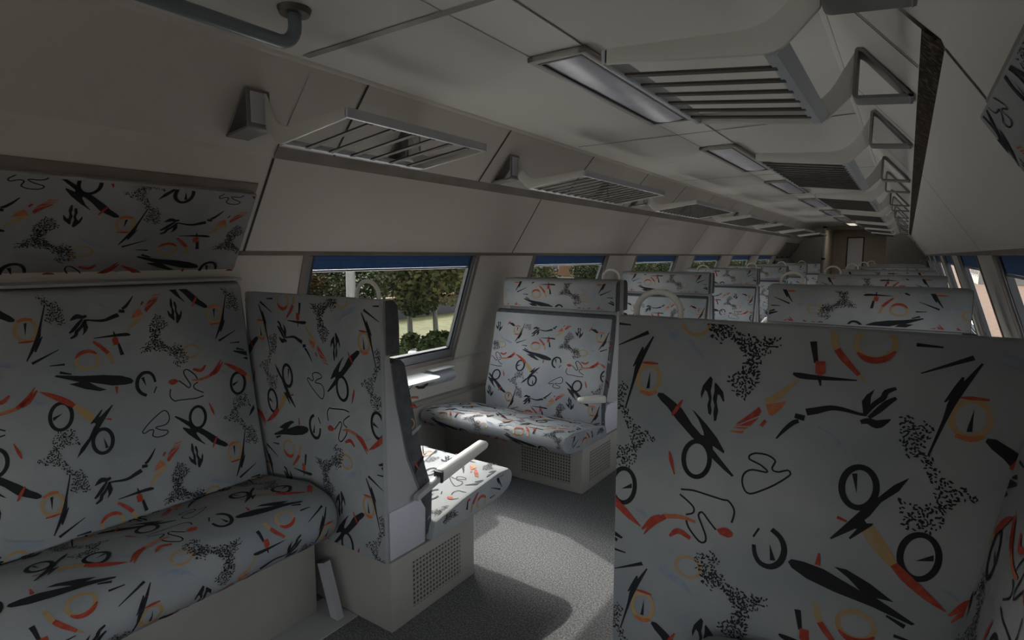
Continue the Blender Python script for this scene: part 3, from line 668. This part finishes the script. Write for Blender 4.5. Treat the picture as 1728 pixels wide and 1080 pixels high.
# ------------------------------------------------------------------ double seats: mesh frame = right side, facing +y, rear plane at y = 0
def seat(mir):
    t = empty('double_seat', (0,0,0))
    def P(n, bm, m, par=t): return obj(n, bm, m, par, mir)
    xa, xb = .317, .915
    # plinth
    b = new(); box(b, xa,1.07, .014,.366, 0,.196, .004); base = P('base', b, M['base'])
    g = new(); box(g, xa-.002,xa+.002, .095,.295, .035,.165); obj('grille', g, M['grille'], base, mir)
    g = new(); box(g, .37,.62, .364,.368, .035,.165); obj('grille', g, M['grille'], base, mir)
    # rear cloth panel
    b = new(); box(b, xa,xb, 0,.014, .198,.892, .005)
    ink(b, (xa+.003,0,.203), (1,0,0), (0,0,1), (xb-xa-.006,.684), (0,0,.003,.203-.345))
    P('back_panel', b, FAB)
    # shell between rear panel and cushion
    b = new(); prism(b, [(.012,.2),(.012,.88),(.03,.88),(.034,.735),(.05,.62),(.085,.46),(.135,.34),(.15,.2)], 'x', xa+.004,xb, .003)
    P('shell', b, M['shell'])
    b = new(); prism(b, [(.015,.202),(.146,.202),(.150,.30),(.128,.335),(.015,.335)], 'x', xa,xa+.006, .002); P('side_cover', b, M['shell2'])
    # headrest
    b = new(); hp = [(.016,.748),(.016,.890),(.046,.890),(.062,.876),(.066,.82),(.066,.748)]
    prism(b, hp, 'x', xa-.001,xb+.02, .006); dark_sides_and_gap(b, True)  # underside darkened to paint the shade below the headrest
    ink(b, (xb+.014,.0662,.756), (-1,0,0), (0,0,1), (xb-xa+.008,.064), (xb-.382,-.1,.062,.437-.16), -1, (1,.85))
    ink(b, (xb+.014,.0660,.82), (-1,0,0), (0,-.004,.056), (xb-xa+.008,.054), (xb-.382,-.164,.062,.437-.16), -1, (1,.85))
    P('headrest', b, FAB)
    # backrest cushion
    b = new()
    fr = [(.185,.345),(.158,.42),(.122,.56),(.096,.68)]
    bp = [(.135,.215),(.178,.215)]+fr+[(.088,.718),(.074,.733),(.05,.735),(.036,.72),(.054,.60),(.088,.46),(.137,.345)]
    prism(b, bp, 'x', xa+.003,.965, .008); dark_sides_and_gap(b, top=True)  # top darkened to paint the shade in the gap above
    ink_path(b, [(.179,.225),(.1852,.345)]+[(.1582,.42),(.1222,.56),(.0962,.675)], 'x', xa+.012,.955, (.955-.365,.42,.062,.437), -1, (1,.76), True)
    # printed edge facing the aisle
    ink(b, (xa+.0029,.172,.26), (0,-1,0), (0,0,1), [(0,0),(.05,0),(.075,.40),(.045,.40),(.025,.22)], (0,.1,.05,.30), 1, (.8,.8))
    P('backrest', b, FAB)
    # seat cushion
    b = new()
    nose = [(.40,.205),(.50,.216),(.538,.230),(.557,.252),(.557,.278),(.538,.297),(.48,.300)]
    cp = [(.155,.200)]+nose+[(.30,.278),(.17,.252)]
    prism(b, cp, 'x', .300,1.060, .010)
    ink_path(b, [(.5383,.230),(.5573,.252),(.5573,.2782),(.538,.2973),(.48,.3003),(.30,.2783),(.19,.2563)], 'x', .315,1.045, (.3,.1,.2,.05), -1, (.9,.8), True)
    ink(b, (.2999,.52,.228), (0,-1,0), (0,0,1), [(0,0),(.30,-.014),(.33,.026),(0,.062),(-.02,.05)], (0,0,.1,.1), -1, (.9,.8))
    P('seat_cushion', b, FAB)
    # armrest on the aisle side
    b = new()
    prism(b, [(.10,.340),(.215,.372),(.215,.388),(.10,.356)], 'x', .296,.316, .003)
    arm = P('armrest', b, M['shell'])
    b = new(); prism(b, [(.195,.362),(.405,.404),(.412,.418),(.402,.428),(.20,.396)], 'x', .290,.324, .006)
    obj('arm_pad', b, M['alu'], arm, mir)
    b = new(); box(b, .292,.322, .190,.199, .362,.394, .002); obj('arm_end', b, M['rubber'], arm, mir)
    # grab handle on top of the back
    b = new()
    tube(b, [(.344,.022,.87),(.344,.022,.900)]+[(.385-.041*math.cos(a),.022,.900+.036*math.sin(a)) for a in [math.pi*i/12 for i in range(1,12)]]+[(.426,.022,.900),(.426,.022,.87)], .0054, 12)
    P('grab_handle', b, M['white'])
    return t
REAR_A = .973; REAR_B = 2.434
SR, SL = seat(False), seat(True)
rowname = ['first','second','third','fourth','fifth','sixth']
firstA = {1:SR, -1:SL}
for s in (1,-1):
    side = 'right' if s > 0 else 'left'
    for k in range(6):
        o = firstA[s] if k == 0 else copy_tree(firstA[s])
        o.location = Vector((0,REAR_A+k*PITCH,0))*S
        lab = {(1,0):'large patterned seat back filling the lower right foreground, seen from behind',
               (-1,0):'patterned double seat with sunlit cushion, its back turned, beside the side bench'}.get((s,k),
               'patterned double seat facing away %s of the aisle, %s row of backs from the camera' % (side,rowname[k]))
        tag(o, lab, 'seat', 'patterned double seats')
    for k in range(6):
        o = copy_tree(firstA[-s], skip=('grab_handle',))
        o.location = Vector((0,REAR_B+k*PITCH,0))*S; o.rotation_euler = (0,0,math.pi)
        lab = {(-1,0):'patterned double seat facing the camera beyond the sunlit cushion, near the first left window'}.get((s,k),
               'patterned double seat facing the camera %s of the aisle, %s such row' % (side,rowname[k]))
        tag(o, lab, 'seat', 'patterned double seats')

# ------------------------------------------------------------------ longitudinal benches (mesh frame = left side, running along y)
def bench(y0, y1, mir, near=True):
    t = empty('side_bench', (0,0,0))
    def P(n, bm, m, par=t): return obj(n, bm, m, par, mir)
    # backrest against the wall
    b = new()
    bp = [(-.972,.925),(-.925,.925),(-.908,.912),(-.853,.56),(-.806,.33),(-.86,.30),(-1.05,.30),(-1.05,.69)]
    prism(b, bp, 'y', y0, y1, .012, 3)
    ink_path(b, [(-.8058,.34),(-.8528,.56),(-.9075,.908)], 'y', y0+.012, y1-.014, (y1-.026-.867-(y1-.955)*0+0 if False else .867-y0-.012,.498,.062,.437), -1, (.95,.92))
    P('backrest', b, FAB)
    # top ledge
    b = new(); prism(b, [(-.975,.926),(-.905,.926),(-.903,.934),(-.975,.938)], 'y', y0, y1, .002); P('top_ledge', b, M['shell'])
    # cushion with a deep rounded nose
    b = new()
    nose = arc(-.545,.292,.070,-95,75,9)
    cp = [(-.80,.215)]+nose+[(-.60,.372),(-.72,.356),(-.815,.345)]
    prism(b, cp, 'y', y0, y1-.002, .022, 3)
    run = [(p[0]+.0004,p[1]) for p in nose[1:]]+[(-.60,.3724),(-.72,.3564),(-.80,.3474)]
    ink_path(b, run, 'y', y0+.024, y1-.026, (.75-y0-.024,.25,.343,.2), 1, (.95,.9))
    P('cushion', b, FAB)
    # fascia and foot
    b = new(); box(b, -.80,-.558, y0, y1-.03, .003,.217, .003); P('fascia', b, M['base'])
    b = new(); slab(b, [(-.556,y1-.026,.145),(-.528,y1-.026,.155),(-.476,y1-.026,.004),(-.506,y1-.026,.004)], .022, 0); P('end_foot', b, M['shell'])
    return t
def wall_pad(y0, y1, mir, top=1.185, rail_top=1.2105, rail_end=None):
    t = empty('wall_pad', (0,0,0))
    d = Vector((-(WX-PX),0,WZ-PZ)).normalized(); n = Vector((-d.z,0,d.x)) if d.z > 0 else Vector((-d.z,0,d.x))
    n = Vector((1,0,-.0)) if False else Vector((abs(d.z),0,-abs(d.x))).normalized()
    def on(z): # wall point at height z
        u = (PZ-z)/(PZ-WZ); return Vector((-(PX+(WX-PX)*u),0,z))
    a, b_ = on(top), on(.938)
    b = new()
    A,B = a+n*.014,b_+n*.014
    prism(b, [(a.x,a.z),(A.x,A.z),(B.x,B.z),(b_.x,b_.z)], 'y', y0, y1, .004)
    U = Vector((0,1,0)); V = (A-B).normalized(); l = (A-B).length
    ink(b, B+Vector((0,y0+.006,0))+V*.006+n*.0002, U, V, (y1-y0-.012,l-.012), (.652-y0-.006,l*.58,.062,.437), -1, (1,.8))
    obj('pad', b, FAB, t, mir)
    b = new(); r0, r1 = on(top+.001), on(rail_top)
    prism(b, [(r0.x,r0.z),(r0.x+n.x*.004,r0.z+n.z*.004),(r1.x+n.x*.004,r1.z+n.z*.004),(r1.x,r1.z)], 'y', y0, rail_end or y1, .002)
    obj('rail', b, M['brown'], t, mir)
    return t
for mir,side in ((False,'left'),(True,'right')):
    o = bench(.32 if mir else -.02,.962,mir)
    tag(o, 'long patterned side bench against the near %s wall' % side, 'bench', 'side benches')
    o = wall_pad(.32,1.03,True,1.197,1.2055,.997) if mir else wall_pad(-.02,.978,False)
    tag(o, 'patterned padded strip on the wall above the near %s bench' % side, 'wall pad', 'wall pads')
    o = bench(9.83,Y1-.01,mir)
    tag(o, 'far patterned side bench beside the doorway on the %s' % side, 'bench', 'side benches')
    o = wall_pad(9.83,Y1-.01,mir)
    tag(o, 'far dark padded strip on the %s wall beside the doorway' % side, 'wall pad', 'wall pads')

# ------------------------------------------------------------------ small table and litter bin under the first left windows
for k in range(1):
    y = 1.46+k*PITCH
    t = empty('wall_table', (0,y,0))
    b = new()
    pr = [(-LX+.002,0),(-LX+.002,.50)]+[(-1.005+.04*math.sin(math.radians(q)),.46+.04*math.cos(math.radians(q))) for q in range(0,91,15)]+[(-.965+.04*0,.04)]+[(-1.005+.04*math.cos(math.radians(q)),.04-.04*math.sin(math.radians(q))) for q in range(15,91,15)]
    prism(b, [(p[0],p[1]-.02) for p in pr], 'z', .440,.452, .003)
    obj('table_top', b, M['tabletop'], t)
    b = new(); prism(b, [(-LX+.002,.440),(-1.03,.440),(-1.045,.432),(-LX+.002,.39)], 'y', .06,.40, .002); obj('bracket', b, M['alu'], t)
    tag(t, 'small pale table on the left wall under the %s window' % ('first','second')[k], 'table', 'wall tables')
    t = empty('litter_bin', (0,y+.60,0))
    b = new()
    pr = [(-LX+.002,.448)]+[(-LX+.002+.06*math.sin(math.radians(q)),.412+.036*math.cos(math.radians(q))) for q in range(20,161,14)]+[(-LX+.002,.372)]
    prism(b, pr, 'y', -.075,.09, .008, 3); obj('bin_body', b, M['alu_blue'], t)
    b = new(); prism(b, [(-LX+.002,.449),(-1.075,.449),(-1.072,.455),(-LX+.002,.457)], 'y', -.072,.087, .002); obj('lid', b, M['tabletop'], t)
    b = new(); tube(b, [(-LX+.006,-.15,.398),(-LX+.02,-.14,.384),(-LX+.022,-.11,.380),(-LX+.015,-.075,.392)], .006, 8); obj('latch', b, M['rubber'], t)
    tag(t, 'rounded grey litter bin on the left wall below the %s window sill' % ('first','second')[k], 'bin', 'wall litter bins')
# ------------------------------------------------------------------ outside
GZ0 = -1.9
M['grass'] = mat('dry_green_grass', (.05,.052,.018), .9, noise=(2.2,(.085,.082,.034),.35,.65), spec=.1)
M['dirt'] = mat('orange_brown_ballast', (.085,.053,.035), .9, noise=(3,(.108,.071,.05),.4,.7), spec=.1)
M['leaf'] = mat('leaf_green', (.013,.021,.005), .8, noise=(1.2,(.028,.034,.009),.4,.7), spec=.1)
M['leaf2'] = mat('leaf_olive', (.02,.024,.006), .8, noise=(1.2,(.045,.037,.012),.4,.7), spec=.1)
M['leaf3'] = mat('leaf_autumn', (.05,.025,.007), .8, noise=(1.2,(.03,.03,.009),.4,.7), spec=.1)
M['bark'] = mat('pale_bark', (.05,.045,.033), .85, noise=(9,(.075,.067,.05),.4,.7))
M['gwall'] = mat('grey_garden_wall', (.03,.029,.029), .85, noise=(3,(.04,.038,.038),.4,.7))
M['plaster'] = mat('orange_plaster', (.10,.048,.018), .85, noise=(1,(.115,.058,.025),.4,.7))
M['plaster2'] = mat('white_plaster', (.17,.157,.138), .85, noise=(1,(.145,.132,.118),.4,.7))
M['roof'] = mat('brown_roof', (.06,.035,.022), .85)
M['hpane'] = mat('house_window_dark', (.05,.05,.055), .2)
M['post'] = mat('pale_concrete_post', (.13,.125,.115), .8)

M['undergrowth'] = mat('dark_undergrowth', (.012,.016,.005), .95, noise=(1,(.03,.028,.01),.4,.7), spec=.05)
bm = new(); box(bm, -140,-18.45, -30,220, GZ0-.1,GZ0+.01)
struct('ground_field', bm, M['undergrowth'], 'dark undergrowth beyond the garden wall', cat='ground')
bm = new(); box(bm, -18.45,-2.2, -30,220, GZ0-.1,GZ0)
struct('ground', bm, M['grass'], 'sunlit grass verge beside the track', cat='ground')
M['reflector'] = mat('pale_reflector', (.78,.76,.71), .9, noise=(4,(.82,.80,.75),.4,.7), spec=.1)  # unseen ground strips added to bounce daylight up to the ceiling
for s in (-1,1):
    bm = new(); box(bm, *( (-11.8,-1.3) if s < 0 else (1.3,3.4)), -30,60, GZ0-.02,GZ0+.06)
    struct('ground_reflector_'+('left' if s < 0 else 'right'), bm, M['reflector'], 'pale gravel strip added unseen beside the carriage to bounce light up', cat='ground')
bm = new(); box(bm, -2.2,60, -30,320, GZ0-.1,GZ0)
struct('ground_track', bm, M['dirt'], 'orange brown ballast and paving right of the train', cat='ground')

def foliage(rnd, blobs, n, size):
    bm = bmesh.new()
    for i in range(n):
        c = rnd.choice(blobs); a = rnd.uniform(0,2*math.pi); z = rnd.uniform(-1,1); r = c[3]*(rnd.uniform(.35,1)**.5)
        q = math.sqrt(1-z*z); p = Vector((c[0]+r*q*math.cos(a),c[1]+r*q*math.sin(a),c[2]+r*z*c[4]))
        d = Vector((rnd.uniform(-1,1),rnd.uniform(-1,1),rnd.uniform(-.6,.6))).normalized()
        e = d.orthogonal().normalized(); e = (Matrix.Rotation(rnd.uniform(0,6.28),3,d) @ e)
        s = size*rnd.uniform(.6,1.4)
        vs = [bm.verts.new(p+d*s),bm.verts.new(p+e*s*.55),bm.verts.new(p-d*s),bm.verts.new(p-e*s*.55)]
        bm.faces.new(vs)
    return bm
def tree(seed, h, spread, leaf, n, trunk_r=.11):
    rnd = random.Random(seed); t = empty('leafy_tree', (0,0,0))
    b = new(); pts = [(0,0,0),(rnd.uniform(-.1,.1),rnd.uniform(-.1,.1),h*.25),(rnd.uniform(-.2,.2),rnd.uniform(-.2,.2),h*.5),(rnd.uniform(-.3,.3),rnd.uniform(-.3,.3),h*.8)]
    tube(b, pts, [trunk_r,trunk_r*.8,trunk_r*.55,trunk_r*.2], 8)
    blobs = []
    for i in range(7):
        a = rnd.uniform(0,6.28); z = rnd.uniform(.28,.85)*h; q = spread*rnd.uniform(.35,.75)
        tip = (q*math.cos(a),q*math.sin(a),z)
        tube(b, [(0,0,z*.55),(tip[0]*.5,tip[1]*.5,z*.85),tip], [trunk_r*.45,trunk_r*.3,trunk_r*.1], 6)
        blobs.append((*tip,spread*rnd.uniform(.45,.65),.8))
    blobs.append((0,0,h*.82,spread*.6,.9)); blobs.append((0,0,h*.55,spread*.7,.8)); blobs.append((0,0,h*.7,spread*.8,.9))
    obj('trunk', b, M['bark'], t); obj('foliage', foliage(rnd,blobs,n,.11), leaf, t)
    return t
def shrub(seed, w, h, leaf, n):
    rnd = random.Random(seed)
    blobs = [(rnd.uniform(-w,w)*.6,rnd.uniform(-w,w)*.4,h*rnd.uniform(.3,.6),h*.42,.9) for i in range(7)]
    t = empty('bush', (0,0,0)); obj('foliage', foliage(rnd,blobs,n,.10), leaf, t)
    b = new()
    for i in range(4): tube(b, [(0,0,0),(blobs[i][0]*.6,blobs[i][1]*.6,blobs[i][2])], [.03,.012], 6)
    obj('stem', b, M['bark'], t); return t
T1 = tree(1,5.2,1.5,M['leaf'],5200); T2 = tree(2,5.8,1.9,M['leaf2'],5200); T3 = tree(5,4.6,1.6,M['leaf3'],4000); T4 = tree(9,6.5,2.6,M['leaf'],7000,.16)
protos = {1:T1,2:T2,3:T3,4:T4}; used = set()
def place(k, x, y, rz, sc, label, group):
    o = protos[k]
    if k in used: o = copy_tree(protos[k])
    used.add(k); o.location = Vector((x,y,GZ0))*S; o.rotation_euler = (0,0,rz); o.scale = (sc,)*3
    tag(o, label, 'tree', group)
place(1,-13.4,14.3,.3,.95,'slim pale trunked tree seen low in the first left window','trees beside the track')
place(2,-12.6,14.75,2.1,.9,'leaning young tree beside the slim pale trunk in the first left window','trees beside the track')
place(3,-22.,15.2,.9,1.15,'tree with orange autumn leaves at the left edge of the first left window','trees beside the track')
rr = random.Random(12); i = 0
for (x,y) in [(-26,20),(-25,24.5),(-24.5,29),(-27,33),(-24,38),(-28,42),(-26,48),(-30,54),(-27,61),(-34,66),(-30,98),(-30,112),(-27,128),(-31,146),(-29,168),(-27,73)]:
    place(4 if i%3 else 2, x-5, y, rr.uniform(0,6), rr.uniform(.95,1.3), 'dense green tree in the belt of trees seen through the left windows', 'tree belt'); i += 1
S1 = shrub(4,1.0,.62,M['leaf'],1500)
for j,(x,y) in enumerate([(-11.2,13.9),(-11.6,15.4),(-11.0,12.4),(-12.1,16.9),(-10.7,10.9),(-12.8,18.6)]):
    o = S1 if j == 0 else copy_tree(S1)
    o.location = Vector((x,y,GZ0))*S; o.rotation_euler = (0,0,j*1.3)
    tag(o, 'low dark green bush along the verge below the first left window', 'bush', 'bushes along the verge')
H1 = shrub(8,2.3,3.3,M['leaf'],4200); H2 = shrub(14,2.2,3.0,M['leaf2'],4200); done = set()
for j,y in enumerate([12.5,15.9,19.3,22.7,26.1,29.5,32.9,36.3,46.5,50.5,54.5,58.5,62.5,68,74,80,86,93,100,108,117,127]):
    src = (H1,H2)[j%2]; o = src if j%2 not in done else copy_tree(src); done.add(j%2)
    o.location = Vector((-22.3-(j%3)*.2,y,GZ0))*S; o.rotation_euler = (0,0,j*1.1)
    tag(o, 'tall dense green bush behind the low garden wall outside the left windows', 'bush', 'tall bushes behind the garden wall')
bm = new(); box(bm, -18.6,-18.3, 2,70, GZ0,GZ0+.95, .02)
t = obj('garden_wall', bm, M['gwall']); tag(t, 'long low grey garden wall across the grass behind the trees', 'wall')
b = new(); box(b, -18.66,-18.24, 2,70, GZ0+.95,GZ0+1.02, .01); obj('coping', b, M['plaster'], t)
bm = new(); tube(bm, [(-14,12.25,GZ0),(-14,12.25,1.9)], [.17,.13], 14)
t = obj('lamp_post', bm, M['post']); tag(t, 'pale upright post outside the first left window', 'post')
b = new(); tube(b, [(-14,12.25,1.85),(-13.6,12.25,2.0),(-13.0,12.25,2.02)], .04, 8); box(b, -13.2,-12.6, 12.15,12.35, 1.97,2.05, .02); obj('lamp_head', b, M['post'], t)

def house(x, y, w, d, h, wallm, label, rz=0):
    t = empty('house', (x,y,GZ0), rz)
    b = new(); box(b, -w/2,w/2,-d/2,d/2,0,h); obj('walls', b, wallm, t)
    b = new(); prism(b, [(-w/2-.3,h),(w/2+.3,h),(0,h+w*.3)], 'y', -d/2-.3,d/2+.3); obj('roof', b, M['roof'], t)
    for face in range(2):
        for i in range(4):
            for z in (.9,3.0):
                if z+1.2 > h: continue
                yy = -d/2+(i+.5)*d/4; xx = (w/2) if face else (-w/2)
                f = new(); box(f, xx-.05,xx+.05, yy-.65,yy+.65, z-.1,z+1.3); fo = obj('window', f, M['plaster2'], t)
                f = new(); box(f, xx-.07,xx+.07, yy-.45,yy+.45, z+.1,z+1.1); obj('pane', f, M['hpane'], fo)
    for i in range(2):
        xx = -w/4+i*w/2
        for z in (.9,3.0):
            if z+1.2 > h: continue
            f = new(); box(f, xx-.65,xx+.65, -d/2-.05,-d/2+.05, z-.1,z+1.3); fo = obj('window', f, M['plaster2'], t)
            f = new(); box(f, xx-.45,xx+.45, -d/2-.07,-d/2+.07, z+.1,z+1.1); obj('pane', f, M['hpane'], fo)
    tag(t, label, 'house')
house(-40,80,7,14,5.5,M['plaster'],'orange plastered house seen through the second left window')
house(9.4,80,5,9,2.9,M['plaster2'],'pale house with brown roof seen through the second right window',.0)
place(2,13,118,1,1.3,'green tree beyond the pale house on the right of the train','tree belt right')

# ------------------------------------------------------------------ light
w = bpy.data.worlds.new('sky'); scene.world = w; w.use_nodes = True
nt = w.node_tree; bg = nt.nodes['Background']
sky = nt.nodes.new('ShaderNodeTexSky'); sky.sky_type = 'NISHITA'; sky.sun_disc = False
SUN = Vector((-1.15,.57,1.0)).normalized()
sky.sun_elevation = math.asin(SUN.z); sky.sun_rotation = math.atan2(SUN.x,SUN.y)
sky.air_density = 1.2; sky.dust_density = 4.0; sky.ozone_density = 1.0
hs = nt.nodes.new('ShaderNodeHueSaturation'); hs.inputs['Saturation'].default_value = .25
nt.links.new(sky.outputs['Color'], hs.inputs['Color']); nt.links.new(hs.outputs['Color'], bg.inputs['Color'])
bg.inputs['Strength'].default_value = SKY_STRENGTH
ld = bpy.data.lights.new('sun', 'SUN'); ld.energy = SUN_ENERGY; ld.angle = math.radians(.6); ld.color = (1,.95,.87)
lo = bpy.data.objects.new('sun', ld); COL.objects.link(lo); lo.rotation_euler = SUN.to_track_quat('Z','Y').to_euler()
# portals in the window openings guide sky sampling
for s in (-1,1):
    for a,b,k in wins(s):
        pd = bpy.data.lights.new('window_portal','AREA'); pd.shape = 'RECTANGLE'; pd.size = (b-a)*S; pd.size_y = TL*S; pd.cycles.is_portal = True
        po = bpy.data.objects.new('window_portal', pd); COL.objects.link(po)
        c = Vector(wp(s,(a+b)/2,TL/2,.05))*S; nrm = Vector((-s*NV.x,0,-NV.y)); tz = Vector((s*TV.x,0,TV.y))
        yv = tz; zv = -nrm; xv = yv.cross(zv)
        po.matrix_world = Matrix(((xv.x,yv.x,zv.x,c.x),(xv.y,yv.y,zv.y,c.y),(xv.z,yv.z,zv.z,c.z),(0,0,0,1)))

# ------------------------------------------------------------------ camera
cd = bpy.data.cameras.new('camera'); cam = bpy.data.objects.new('camera', cd); COL.objects.link(cam)
cd.sensor_fit = 'HORIZONTAL'; cd.sensor_width = 36; cd.lens = 36*963.88/1728; cd.clip_start = .02; cd.clip_end = 1000
cam.location = Vector((.749,0,1.0))*S; cam.rotation_euler = (math.radians(90-6.405),0,math.radians(34.534))
scene.camera = cam
vs = scene.view_settings; vs.view_transform = 'Standard'; vs.look = 'None'; vs.gamma = 1; vs.use_curve_mapping = False
vs.exposure = EXPOSURE
scene.cycles.max_bounces = 10; scene.cycles.diffuse_bounces = 7; scene.cycles.transparent_max_bounces = 16
scene.cycles.use_denoising = True
scene.cycles.sample_clamp_indirect = 6
scene.cycles.caustics_reflective = False; scene.cycles.caustics_refractive = False
